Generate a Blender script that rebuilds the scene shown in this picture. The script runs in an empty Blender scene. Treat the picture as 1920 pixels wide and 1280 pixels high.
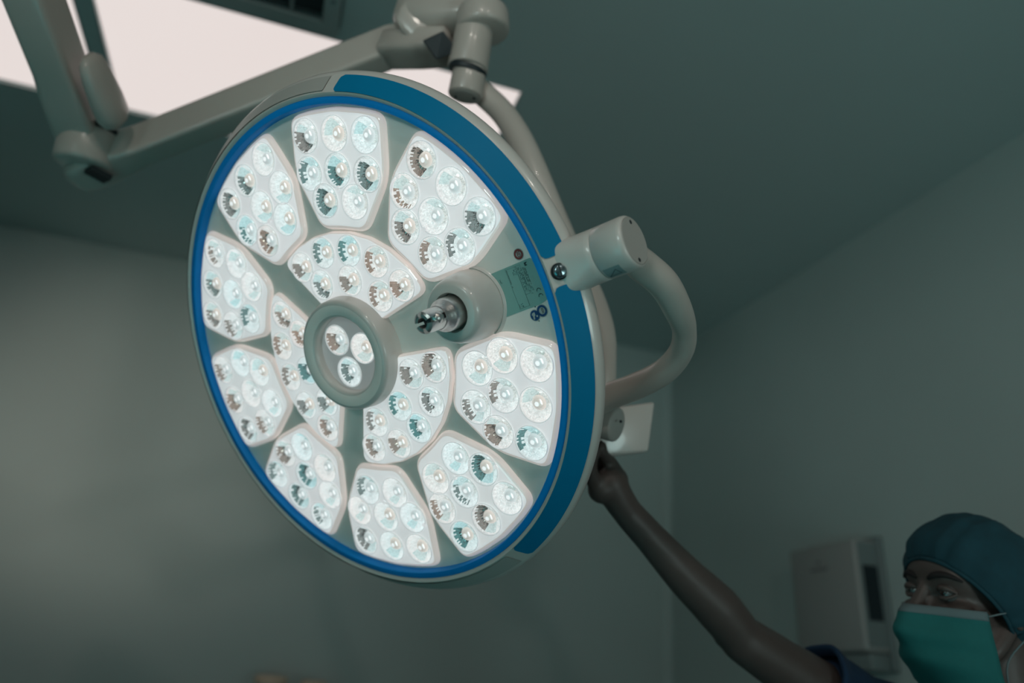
import bpy, bmesh, math, random
from mathutils import Vector, Matrix, Euler, noise
random.seed(7)
R = math.radians; PI = math.pi
sc = bpy.context.scene
col = sc.collection

# ------------------------------------------------------------------ camera
CAM = Vector((0, 0, 1.45))
RW = Matrix(((0.948748, 0.177724, 0.261326), (-0.307169, 0.324104, 0.894765), (0.074324, -0.929178, 0.362084)))
F = 1420.0
def at(x, y, d):
    """point of the room seen at image position x, y, at depth d metres along the view axis"""
    return RW @ Vector(((x-960)/F*d, (y-640)/F*d, d)) + CAM
cam_d = bpy.data.cameras.new('camera'); cam = bpy.data.objects.new('camera', cam_d); col.objects.link(cam)
r_, u_, b_ = RW.col[0], -RW.col[1], -RW.col[2]
cam.matrix_world = Matrix(((r_[0], u_[0], b_[0], CAM[0]), (r_[1], u_[1], b_[1], CAM[1]), (r_[2], u_[2], b_[2], CAM[2]), (0, 0, 0, 1)))
cam_d.sensor_width = 36; cam_d.lens = 36*F/1920; cam_d.clip_start = .02
cam_d.dof.use_dof = True; cam_d.dof.focus_distance = .94; cam_d.dof.aperture_fstop = 1.9
sc.camera = cam
sc.view_settings.view_transform = 'Standard'; sc.view_settings.look = 'None'
sc.view_settings.gamma = 1; sc.view_settings.use_curve_mapping = False
sc.view_settings.exposure = 0.0

# ------------------------------------------------------------------ materials
def lin(c):
    return tuple(((v/255)/12.92 if v/255 <= .04045 else ((v/255+.055)/1.055)**2.4) for v in c)
def mat(name, color, rough=.5, metal=0., coat=0., emit=None, es=0., noise_amt=0., noise_scale=20., bump=0., bump_scale=200., spec=.5, sub=0.):
    m = bpy.data.materials.new(name); m.use_nodes = True
    nt = m.node_tree; p = nt.nodes['Principled BSDF']
    p.inputs['Base Color'].default_value = (*color, 1)
    p.inputs['Roughness'].default_value = rough; p.inputs['Metallic'].default_value = metal
    p.inputs['Coat Weight'].default_value = coat; p.inputs['Coat Roughness'].default_value = .08
    p.inputs['Specular IOR Level'].default_value = spec
    if emit: p.inputs['Emission Color'].default_value = (*emit, 1); p.inputs['Emission Strength'].default_value = es
    tc = nt.nodes.new('ShaderNodeTexCoord')
    if noise_amt:
        n = nt.nodes.new('ShaderNodeTexNoise'); n.inputs['Scale'].default_value = noise_scale; n.inputs['Detail'].default_value = 4
        nt.links.new(tc.outputs['Object'], n.inputs['Vector'])
        mx = nt.nodes.new('ShaderNodeMixRGB'); mx.blend_type = 'MULTIPLY'; mx.inputs['Fac'].default_value = 1
        mr = nt.nodes.new('ShaderNodeMapRange'); mr.inputs['To Min'].default_value = 1-noise_amt; mr.inputs['To Max'].default_value = 1+noise_amt
        nt.links.new(n.outputs['Fac'], mr.inputs['Value'])
        mx.inputs['Color1'].default_value = (*color, 1); nt.links.new(mr.outputs['Result'], mx.inputs['Color2'])
        nt.links.new(mx.outputs['Color'], p.inputs['Base Color'])
    if bump:
        n2 = nt.nodes.new('ShaderNodeTexNoise'); n2.inputs['Scale'].default_value = bump_scale; n2.inputs['Detail'].default_value = 3
        nt.links.new(tc.outputs['Object'], n2.inputs['Vector'])
        b = nt.nodes.new('ShaderNodeBump'); b.inputs['Strength'].default_value = bump; b.inputs['Distance'].default_value = .002
        nt.links.new(n2.outputs['Fac'], b.inputs['Height']); nt.links.new(b.outputs['Normal'], p.inputs['Normal'])
    return m
M = {}
M['wall'] = mat('wall_paint', (.41, .50, .485), .55, noise_amt=.04, noise_scale=3, bump=.15, bump_scale=60)
M['ceiling'] = mat('ceiling_paint', (.41, .51, .50), .7, noise_amt=.03, noise_scale=3)
M['floor'] = mat('teal_vinyl_floor', (.17, .26, .275), .35, noise_amt=.1, noise_scale=40)
M['drape'] = mat('teal_bounce_drape', (.04, .40, .43), .8, noise_amt=.08, noise_scale=30, bump=.3, bump_scale=25)
M['panel'] = mat('light_diffuser', (.3, .3, .3), .6, emit=(1.0, .885, .85), es=.78)
M['frame'] = mat('painted_metal_frame', (.36, .42, .41), .5)
M['vent'] = mat('vent_louver', (.12, .16, .17), .5, metal=.2)
M['vent_dark'] = mat('vent_duct', (.01, .015, .02), .9)
M['arm'] = mat('arm_enamel', (.50, .45, .405), .35, coat=.25, noise_amt=.02, noise_scale=30)
M['shell'] = mat('lamp_enamel', (.60, .56, .52), .32, coat=.3)
M['capend'] = mat('cap_enamel', (.42, .40, .37), .45)
M['face'] = mat('lamp_face_plastic', (.88, .79, .73), .42, coat=.15)
M['blue'] = mat('blue_ring_plastic', (.0, .235, .64), .5, spec=.2)
M['band'] = mat('blue_side_panel', (.0, .18, .355), .5, spec=.12)
M['dark'] = mat('dark_rubber', (.012, .02, .024), .5)
M['steel'] = mat('brushed_steel', (.55, .55, .53), .36, metal=1, bump=.1, bump_scale=400)
M['screw'] = mat('screw_steel', (.25, .33, .36), .25, metal=1)
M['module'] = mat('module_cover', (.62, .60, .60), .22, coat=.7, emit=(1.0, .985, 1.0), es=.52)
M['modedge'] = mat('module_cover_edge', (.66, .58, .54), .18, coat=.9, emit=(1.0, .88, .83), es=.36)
M['cup'] = mat('lens_reflector', (.80, .80, .80), .10, metal=1, emit=(.95, 1, 1), es=.05)
M['cupfrost'] = mat('lens_frosted_wall', (.8, .82, .82), .25, coat=.5, emit=(.92, 1, 1), es=.36)
M['cupteal'] = mat('lens_teal_reflection', (.25, .55, .55), .25, coat=.5, emit=(.70, .95, 1), es=.42)  # teal reflection put into the colour and glow of the wall
M['sticker'] = mat('grey_sticker', (.22, .30, .30), .4)
M['skirt'] = mat('lens_polished_skirt', (.85, .84, .82), .06, metal=1)
M['bulb'] = mat('lens_bulb', (.6, .62, .62), .08, coat=1, emit=(.97, 1, 1), es=.38)
M['glint'] = mat('led_glint', (.8, .8, .8), .1, coat=1, emit=(1, 1, 1), es=.75)  # bright spots on the bulb, painted reflections of the LED
M['bulbwarm'] = mat('lens_bulb_warm', (.75, .62, .54), .05, coat=1, emit=(1, .90, .85), es=.36)
M['rim'] = mat('lens_rim', (.85, .86, .86), .08, coat=1, emit=(1, 1, 1), es=.3)
M['hubdeck'] = mat('hub_deck', (.5, .48, .47), .25, coat=.6, emit=(1, .96, .95), es=.12)
M['label'] = mat('teal_label_film', lin((134, 174, 166)), .4)
M['ink'] = mat('black_ink', (.01, .03, .035), .6)
M['inkteal'] = mat('faded_ink', (.015, .07, .075), .6)
M['red'] = mat('red_badge', lin((130, 52, 52)), .5)
M['bluebadge'] = mat('blue_badge', lin((16, 66, 118)), .5)
M['white'] = mat('badge_white', (.42, .44, .42), .5)
M['disp'] = mat('dispenser_plastic', (.30, .31, .30), .45)
M['dispside'] = mat('dispenser_side', (.16, .20, .20), .4)
M['dispwin'] = mat('dispenser_window', (.006, .015, .02), .2)
M['logo'] = mat('printed_logo', (.16, .17, .17), .5)
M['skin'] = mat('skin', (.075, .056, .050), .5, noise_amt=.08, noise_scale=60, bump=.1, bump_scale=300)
M['lip'] = mat('lip_skin', (.13, .06, .055), .5)
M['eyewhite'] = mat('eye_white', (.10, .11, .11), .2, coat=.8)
M['iris'] = mat('iris_brown', (.02, .012, .01), .1, coat=1)
M['brow'] = mat('eyebrow_hair', (.012, .009, .009), .8)
M['hair'] = mat('dark_hair', (.010, .009, .010), .6)
M['mask'] = mat('mask_fabric', (.006, .13, .125), .85, noise_amt=.08, noise_scale=80, bump=.25, bump_scale=500)
M['maskedge'] = mat('mask_edge_binding', (.12, .17, .18), .8)
M['cap'] = mat('bouffant_cap_fabric', (.004, .045, .062), .9, noise_amt=.35, noise_scale=35, bump=.6, bump_scale=60)
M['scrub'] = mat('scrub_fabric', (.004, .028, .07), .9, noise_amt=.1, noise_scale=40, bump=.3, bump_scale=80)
M['shoe'] = mat('white_clog', (.3, .3, .3), .5)
M['lid'] = mat('beige_lid', (.62, .48, .36), .4)
M['jar'] = mat('jar_plastic', (.25, .28, .28), .3)

def dome_mat():
    m = bpy.data.materials.new('clear_lens_dome'); m.use_nodes = True; nt = m.node_tree; nt.nodes.clear()
    o = nt.nodes.new('ShaderNodeOutputMaterial'); t = nt.nodes.new('ShaderNodeBsdfTransparent'); g = nt.nodes.new('ShaderNodeBsdfGlossy')
    g.inputs['Roughness'].default_value = .06; t.inputs['Color'].default_value = (.97, .99, .99, 1)
    fr = nt.nodes.new('ShaderNodeFresnel'); fr.inputs['IOR'].default_value = 1.5
    mx = nt.nodes.new('ShaderNodeMixShader')
    nt.links.new(fr.outputs[0], mx.inputs[0]); nt.links.new(t.outputs[0], mx.inputs[1]); nt.links.new(g.outputs[0], mx.inputs[2]); nt.links.new(mx.outputs[0], o.inputs[0])
    return m
M['dome'] = dome_mat()
nt = M['cup'].node_tree; oi = nt.nodes.new('ShaderNodeObjectInfo'); cr = nt.nodes.new('ShaderNodeValToRGB')
cr.color_ramp.elements[0].color = (.10, .30, .30, 1); cr.color_ramp.elements[1].color = (.45, .33, .26, 1); e_ = cr.color_ramp.elements.new(.5); e_.color = (.30, .31, .30, 1)  # teal to brown reflection tints painted into the mirror, varying per lens
nt.links.new(oi.outputs['Random'], cr.inputs['Fac']); nt.links.new(cr.outputs['Color'], nt.nodes['Principled BSDF'].inputs['Base Color'])
def prism(name, scale, lo, hi, tint):
    # fine prism facets moulded into the glowing lens wall
    nt = M[name].node_tree; p = nt.nodes['Principled BSDF']
    tc = nt.nodes.new('ShaderNodeTexCoord'); v = nt.nodes.new('ShaderNodeTexVoronoi'); v.inputs['Scale'].default_value = scale
    n = nt.nodes.new('ShaderNodeTexNoise'); n.inputs['Scale'].default_value = 90; n.inputs['Detail'].default_value = 2
    mr = nt.nodes.new('ShaderNodeMapRange'); mr.inputs['To Min'].default_value = lo; mr.inputs['To Max'].default_value = hi
    nt.links.new(tc.outputs['Object'], v.inputs['Vector']); nt.links.new(v.outputs['Color'], mr.inputs['Value'])
    nt.links.new(mr.outputs['Result'], p.inputs['Emission Strength'])
    oi = nt.nodes.new('ShaderNodeObjectInfo'); cr = nt.nodes.new('ShaderNodeValToRGB')
    cr.color_ramp.elements[0].color = (*tint, 1); cr.color_ramp.elements[1].color = (1, .93, .90, 1); e = cr.color_ramp.elements.new(.5); e.color = (.97, 1, 1, 1)
    nt.links.new(oi.outputs['Random'], cr.inputs['Fac']); nt.links.new(cr.outputs['Color'], p.inputs['Emission Color'])
    if name == 'module':
        nt.links.new(n.outputs['Fac'], mr.inputs['Value']); n.inputs['Scale'].default_value = 28; nt.links.new(tc.outputs['Object'], n.inputs['Vector']); return
    b = nt.nodes.new('ShaderNodeBump'); b.inputs['Strength'].default_value = .5; b.inputs['Distance'].default_value = .001
    nt.links.new(v.outputs['Distance'], b.inputs['Height']); nt.links.new(b.outputs['Normal'], p.inputs['Normal'])
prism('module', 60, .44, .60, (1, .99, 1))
prism('cupfrost', 520, .30, .66, (.88, .99, 1)); prism('cupteal', 600, .36, .60, (.74, .96, 1))

# ------------------------------------------------------------------ object helpers
def tag(o, label=None, cat=None, group=None, kind=None):
    if label: o['label'] = label
    if cat: o['category'] = cat
    if group: o['group'] = group
    if kind: o['kind'] = kind
    return o
def empty(name, loc=(0, 0, 0), mw=None):
    o = bpy.data.objects.new(name, None); col.objects.link(o); o.empty_display_size = .05
    if mw is not None: o.matrix_world = mw
    else: o.location = loc
    return o
def link(name, me, mats, parent=None, smooth=True, auto=None):
    if not isinstance(mats, (list, tuple)): mats = [mats]
    for m in mats: me.materials.append(M[m] if isinstance(m, str) else m)
    if smooth:
        for p in me.polygons: p.use_smooth = True
    if auto is not None:
        sharp_edges(me, auto)
    o = bpy.data.objects.new(name, me); col.objects.link(o)
    if parent is not None: o.parent = parent
    return o
def sharp_edges(me, ang):
    b = bmesh.new(); b.from_mesh(me)
    for e in b.edges:
        if len(e.link_faces) == 2 and e.calc_face_angle(0) > ang: e.smooth = False
    b.to_mesh(me); b.free()
class MB:
    """collects verts and faces (with a material index) for one mesh"""
    def __init__(s): s.v = []; s.f = []; s.m = []; s.xf = Matrix.Identity(4)
    def add(s, vs, fs, mi=0):
        k = len(s.v); s.v += [s.xf @ Vector(v) for v in vs]
        for f in fs: s.f.append(tuple(i+k for i in f)); s.m.append(mi)
    def revolve(s, prof, seg=64, mi=0, a0=0, a1=2*PI, close=False):
        full = abs(a1-a0-2*PI) < 1e-6; n = seg if full else seg+1
        vs = []; fs = []
        for r, z in prof:
            for i in range(n):
                a = a0+(a1-a0)*i/seg; vs.append((r*math.cos(a), r*math.sin(a), z))
        m = len(prof)
        for j in range(m-1):
            for i in range(seg):
                i2 = (i+1) % n
                fs.append((j*n+i, (j+1)*n+i, (j+1)*n+i2, j*n+i2))
        s.add(vs, fs, mi)
    def disc(s, r, z, seg=64, mi=0, c=(0, 0)):
        s.add([(c[0]+r*math.cos(2*PI*i/seg), c[1]+r*math.sin(2*PI*i/seg), z) for i in range(seg)], [tuple(range(seg))], mi)
    def box(s, x0, x1, y0, y1, z0, z1, mi=0):
        s.add([(x0, y0, z0), (x1, y0, z0), (x1, y1, z0), (x0, y1, z0), (x0, y0, z1), (x1, y0, z1), (x1, y1, z1), (x0, y1, z1)],
              [(0, 3, 2, 1), (4, 5, 6, 7), (0, 1, 5, 4), (1, 2, 6, 5), (2, 3, 7, 6), (3, 0, 4, 7)], mi)
    def tube(s, pts, rad, seg=24, mi=0, cap=True, sub=6, flat=1.0):
        pts = [Vector(p) for p in pts]
        if not isinstance(rad, (list, tuple)): rad = [rad]*len(pts)
        P_ = []; Q = []
        for i in range(len(pts)-1):
            p0 = pts[max(i-1, 0)]; p1 = pts[i]; p2 = pts[i+1]; p3 = pts[min(i+2, len(pts)-1)]
            for k in range(sub):
                t = k/sub
                P_.append(.5*((2*p1)+(p2-p0)*t+(2*p0-5*p1+4*p2-p3)*t*t+(3*p1-p0-3*p2+p3)*t**3)); Q.append(rad[i]+(rad[i+1]-rad[i])*t)
        P_.append(pts[-1]); Q.append(rad[-1])
        up = None; vs = []; n = len(P_)
        for i, p in enumerate(P_):
            d = (P_[min(i+1, n-1)]-P_[max(i-1, 0)]).normalized()
            if up is None:
                up = d.orthogonal().normalized()
            up = (up-d*up.dot(d)).normalized(); w = d.cross(up)
            for k in range(seg):
                a = 2*PI*k/seg; vs.append(p+(up*math.cos(a)+w*math.sin(a)*flat)*Q[i])
        fs = [(i*seg+k, i*seg+(k+1) % seg, (i+1)*seg+(k+1) % seg, (i+1)*seg+k) for i in range(n-1) for k in range(seg)]
        if cap: fs += [tuple(range(seg))[::-1], tuple((n-1)*seg+k for k in range(seg))]
        s.add(vs, fs, mi)
    def ball(s, c, r, seg=20, rings=12, mi=0, rot=None):
        if not isinstance(r, (list, tuple)): r = (r, r, r)
        c = Vector(c); vs = []; fs = []
        for j in range(rings+1):
            t = PI*j/rings
            for i in range(seg):
                a = 2*PI*i/seg; v = Vector((r[0]*math.sin(t)*math.cos(a), r[1]*math.sin(t)*math.sin(a), r[2]*math.cos(t)))
                if rot is not None: v = rot @ v
                vs.append(c+v)
        fs = [(j*seg+i, (j+1)*seg+i, (j+1)*seg+(i+1) % seg, j*seg+(i+1) % seg) for j in range(rings) for i in range(seg)]
        s.add(vs, fs, mi)
    def build(s, name, mats, parent=None, smooth=True, auto=None, bevel=0, merge=True):
        me = bpy.data.meshes.new(name); me.from_pydata(s.v, [], s.f)
        for p, m in zip(me.polygons, s.m): p.material_index = m
        b = bmesh.new(); b.from_mesh(me)
        if merge: bmesh.ops.remove_doubles(b, verts=b.verts, dist=1e-6)
        b.normal_update()
        bmesh.ops.recalc_face_normals(b, faces=b.faces)
        if bevel:
            es = [e for e in b.edges if len(e.link_faces) == 2 and e.calc_face_angle(0) > .5]
            bmesh.ops.bevel(b, geom=es, offset=bevel, segments=3, profile=.5, affect='EDGES')
        b.to_mesh(me); b.free(); me.update()
        return link(name, me, mats, parent, smooth, auto)
def frame(o, z, x=None):
    """matrix with its origin at o, z axis along z and x axis near x"""
    z = Vector(z).normalized()
    x = Vector(x) if x is not None else z.orthogonal()
    x = (x-z*x.dot(z)).normalized(); y = z.cross(x)
    return Matrix(((x[0], y[0], z[0], o[0]), (x[1], y[1], z[1], o[1]), (x[2], y[2], z[2], o[2]), (0, 0, 0, 1)))

# ------------------------------------------------------------------ room
def struct(name, b, m, **k):
    o = b.build(name, m, smooth=False, **k); o['kind'] = 'structure'; return o
CZ = 3.0; XW = 1.98; YW = 3.59
b = MB(); b.box(-3.2, XW+.1, -2.6, YW+.1, -.1, 0); struct('floor', b, 'floor')
# ceiling with openings for the recessed light panels and the vent
b = MB()
xs = [-3.2, -2.0, -.77, -.725, -.66, -.062, .503, XW+.1]; ys = [-2.6, 1.2, 1.80, 1.811, 2.441, YW+.1]
for i in range(len(xs)-1):
    for j in range(len(ys)-1):
        cx = (xs[i]+xs[i+1])/2; cy = (ys[j]+ys[j+1])/2
        hole = (1.811 < cy < 2.441 and ((-.725 < cx < .503) or (-2.0 < cx < -.77))) or (-.66 < cx < -.062 and 1.2 < cy < 1.80)
        if not hole: b.box(xs[i], xs[i+1], ys[j], ys[j+1], CZ, CZ+.1)
struct('ceiling', b, 'ceiling')
b = MB(); b.box(-3.2, XW, YW, YW+.1, 0, CZ); struct('wall_back', b, 'wall')
b = MB(); b.box(XW, XW+.1, -2.6, YW+.1, 0, CZ); struct('wall_right', b, 'wall')
b = MB(); b.box(-3.3, -3.2, -2.6, YW+.1, 0, CZ); struct('wall_left', b, 'wall')
b = MB(); b.box(-3.3, XW+.1, -2.7, -2.6, 0, CZ); struct('wall_front', b, 'wall')
b = MB(); b.v = []; 
pr = [(XW, YW-.03), (XW-.012, YW-.014), (XW-.03, YW), (XW, YW)]
b.add([(x, y, 0) for x, y in pr]+[(x, y, CZ) for x, y in pr], [(0, 1, 5, 4), (1, 2, 6, 5), (2, 3, 7, 6), (3, 0, 4, 7), (0, 3, 2, 1), (4, 5, 6, 7)])
struct('trim_1', b, 'wall')

def ceiling_panel(x0, x1, label):
    t = empty('ceiling_light_panel', ((x0+x1)/2, 2.126, CZ)); tag(t, label, 'ceiling light', 'recessed ceiling light panels')
    b = MB(); w = (x1-x0)/2; h = .315
    b.box(-w, w, -h, h, .012, .02); b.build('diffuser', 'panel', t, smooth=False)
    b = MB(); e = .006
    for q in ((-w, w, -h, -h+e), (-w, w, h-e, h), (-w, -w+e, -h+e, h-e), (w-e, w, -h+e, h-e)): b.box(q[0], q[1], q[2], q[3], -.002, .012)
    b.build('trim_frame', 'frame', t, smooth=False)
    b = MB(); b.box(-w, w, -h, h, .02, .09); b.build('housing', 'frame', t, smooth=False)
ceiling_panel(-.725, .503, 'wide glowing white ceiling light panel above the arm, running behind the round lamp')
ceiling_panel(-2.0, -.77, 'glowing white ceiling light panel at the far left, cut by the frame')

t = empty('air_vent', (-.361, 1.5, CZ)); tag(t, 'dark louvered air vent grille in the ceiling beside the large light panel', 'air vent')
b = MB()
for q in ((-.299, .299, .255, .30), (-.299, .299, -.30, -.255), (-.299, -.252, -.255, .255), (.252, .299, -.255, .255)): b.box(q[0], q[1], q[2], q[3], -.006, .02)
b.box(.164, .172, -.255, .255, -.001, .02)
b.build('grille_frame', 'frame', t, smooth=False, bevel=.003)
b = MB()
for i in range(26):
    y = -.245+i*.0195
    b.add([(-.252, y, .0), (.252, y, .0), (.252, y+.009, .012), (-.252, y+.009, .012), (-.252, y+.001, -.001), (.252, y+.001, -.001), (.252, y+.010, .011), (-.252, y+.010, .011)],
          [(0, 1, 2, 3), (7, 6, 5, 4), (0, 4, 5, 1), (3, 2, 6, 7)])
b.build('louver_slats', 'vent', t, smooth=False)
b = MB(); b.box(-.299, .299, -.30, .30, .03, .09); b.build('duct_plate', 'vent_dark', t, smooth=False)
b = MB(); b.revolve([(0, -.0085), (.005, -.008), (.007, -.006)], 16); o = b.build('frame_screw', 'screw', t); o.location = (.275, .17, 0)

# ------------------------------------------------------------------ surgical lamp head
MW = Matrix(((0.53499, -0.521, -0.66509, .0647), (-0.83924, -0.23706, -0.48938, 1.0145), (0.09731, 0.81998, -0.56407, 1.7985), (0, 0, 0, 1)))
lamp = empty('surgical_light', mw=MW)
tag(lamp, 'large round blue-rimmed operating lamp with twelve lit lens clusters hanging in the foreground', 'surgical light')
FZ = -.013       # face plate level
b = MB()
b.revolve([(.3395, -.0015), (.3425, .0015), (.3445, .002), (.3665, -.020), (.3695, -.0235), (.3712, -.028), (.3712, -.034), (.366, -.043), (.352, -.052), (.31, -.066), (.24, -.083), (.15, -.096), (.08, -.10), (0, -.101)], 160)
b.build('housing', 'shell', lamp, auto=R(50))
b = MB(); b.revolve([(.330, FZ), (.330, -.002), (.3312, 0), (.3375, .0005), (.3395, -.001), (.3395, -.004)], 160)
b.build('front_ring', 'blue', lamp, auto=R(50))
# blue side panels, inset on the conical side with rounded corners
def side_band(a0, a1):
    b = MB(); n = 60; rows = 8; vs = []; fs = []
    for j in range(rows+1):
        t = j/rows; r = .3452+(.3658-.3452)*t; z = .0023-(.0207)*t+.0004
        inset = .9*max(0, 1-math.sin(PI*min(max(t, .0), 1))*2.2)   # rounded ends
        aa0 = a0+R(inset); aa1 = a1-R(inset)
        for i in range(n+1):
            a = aa0+(aa1-aa0)*i/n; vs.append((r*math.cos(a), r*math.sin(a), z+.0004))
    fs = [(j*(n+1)+i, (j+1)*(n+1)+i, (j+1)*(n+1)+i+1, j*(n+1)+i+1) for j in range(rows) for i in range(n)]
    b.add(vs, fs); return b.build('side_panel', 'band', lamp)
tag(side_band(R(2.8), R(65)), 'blue panel on the upper side of the rim')
tag(side_band(R(-65), R(-2.8)), 'blue panel on the lower side of the rim')
# recessed grey-beige side segments beyond the blue panels
b = MB(); n = 120; vs = []
for j, (r, z) in enumerate(((.347, .0008), (.349, -.0023), (.3635, -.0168), (.3655, -.0185))):
    for i in range(n+1):
        a = R(68)+(R(292)-R(68))*i/n; k = .0006 if j in (0, 3) else .0014
        vs.append((r*math.cos(a), r*math.sin(a), z+k-.0002))
b.add(vs, [(j*(n+1)+i, (j+1)*(n+1)+i, (j+1)*(n+1)+i+1, j*(n+1)+i+1) for j in range(3) for i in range(n)])
b.build('side_cover', 'capend', lamp)

# --- outlines of the lens modules
def arc_poly(pts, round_r, n=5):
    """rounded polygon from polar points (r, deg)"""
    q = [Vector((r*math.cos(R(a)), r*math.sin(R(a)))) for r, a in pts]; out = []
    N = len(q)
    for i in range(N):
        p0, p1, p2 = q[i-1], q[i], q[(i+1) % N]
        d0 = (p0-p1); d1 = (p2-p1); k = min(round_r[i], d0.length*.48, d1.length*.48)
        a = p1+d0.normalized()*k; c = p1+d1.normalized()*k
        for s in range(n+1):
            t = s/n; out.append((1-t)**2*a+2*t*(1-t)*p1+t*t*c)
    return out
OUT = arc_poly([(.3275, 0), (.327, 8.5), (.327, 14.6), (.252, 19.0), (.173, 13.6), (.170, 0), (.173, -13.6), (.252, -19.0), (.327, -14.6), (.327, -8.5)],
               [.01, .01, .016, .022, .016, .01, .016, .022, .016, .01])
OUT_L = [(.296, 10.1), (.294, 0), (.296, -10.1), (.2485, 11.9), (.2475, 0), (.2485, -11.9), (.2095, 7.2), (.2095, -7.2)]
INN = arc_poly([(.1685, a) for a in (0, 12, 24, 36)]+[(.169, 50.5)]+[(.076, 44), (.066, 22), (.064, 0), (.066, -22), (.076, -44)]+[(.169, -50.5)]+[(.1685, -a) for a in (36, 24, 12)],
               [.005]*4+[.02]+[.004]*5+[.02]+[.005]*3)
INN_L = [(.1405, 39.5), (.1425, 19.5), (.143, 0), (.1425, -19.5), (.1405, -39.5), (.1035, 31), (.1025, 0), (.1035, -31)]
def inset(poly, d):
    n = len(poly); out = []
    for i in range(n):
        a = (poly[i]-poly[i-1]); c = (poly[(i+1) % n]-poly[i])
        t = (a.normalized()+c.normalized()) if a.length > 1e-7 and c.length > 1e-7 else (a+c)
        t.normalize(); out.append(poly[i]+Vector((-t.y, t.x))*d)
    return out
TOP = FZ+.0075
def module_mesh(poly, lens, rl, studs, k=1.0):
    bm = bmesh.new()
    levels = [(0, FZ-.001), (0, FZ+.0012), (.0012, FZ+.0038), (.0035, FZ+.0062), (.0060, FZ+.0070), (.0085, TOP)]
    prev = None
    for d, z in levels:
        ring = [bm.verts.new((p.x, p.y, z)) for p in inset(poly, d*k)]
        if prev:
            for i in range(len(ring)): bm.faces.new((prev[i-1], prev[i], ring[i], ring[i-1]))
        prev = ring
    ed = [bm.edges.get((prev[i-1], prev[i])) for i in range(len(prev))]
    for (r, a) in lens:
        c = Vector((r*math.cos(R(a)), r*math.sin(R(a))))
        vs = [bm.verts.new((c.x+rl*math.cos(2*PI*i/28), c.y+rl*math.sin(2*PI*i/28), TOP)) for i in range(28)]
        for i in range(28): ed.append(bm.edges.new((vs[i-1], vs[i])))
    bmesh.ops.triangle_fill(bm, use_beauty=True, use_dissolve=False, edges=ed, normal=(0, 0, 1))
    bmesh.ops.recalc_face_normals(bm, faces=bm.faces)
    for (r, a) in studs:
        mt = Matrix.Translation((r*math.cos(R(a)), r*math.sin(R(a)), TOP))
        bmesh.ops.create_cone(bm, cap_ends=True, segments=16, radius1=.0036, radius2=.0028, depth=.003, matrix=mt)
    me = bpy.data.meshes.new('light_module'); bm.to_mesh(me); bm.free()
    me.materials.append(M['module']); me.materials.append(M['modedge'])
    for p in me.polygons:
        p.use_smooth = p.area < 2e-5 and abs(p.normal.z) < .98
        if p.center.z < TOP-.0009: p.material_index = 1
    return me
RL = .0224
me_out = module_mesh(OUT, OUT_L, RL, [(.262, 15.6), (.225, .5)])
me_in = module_mesh(INN, INN_L, RL*.93, [], .5)
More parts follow.
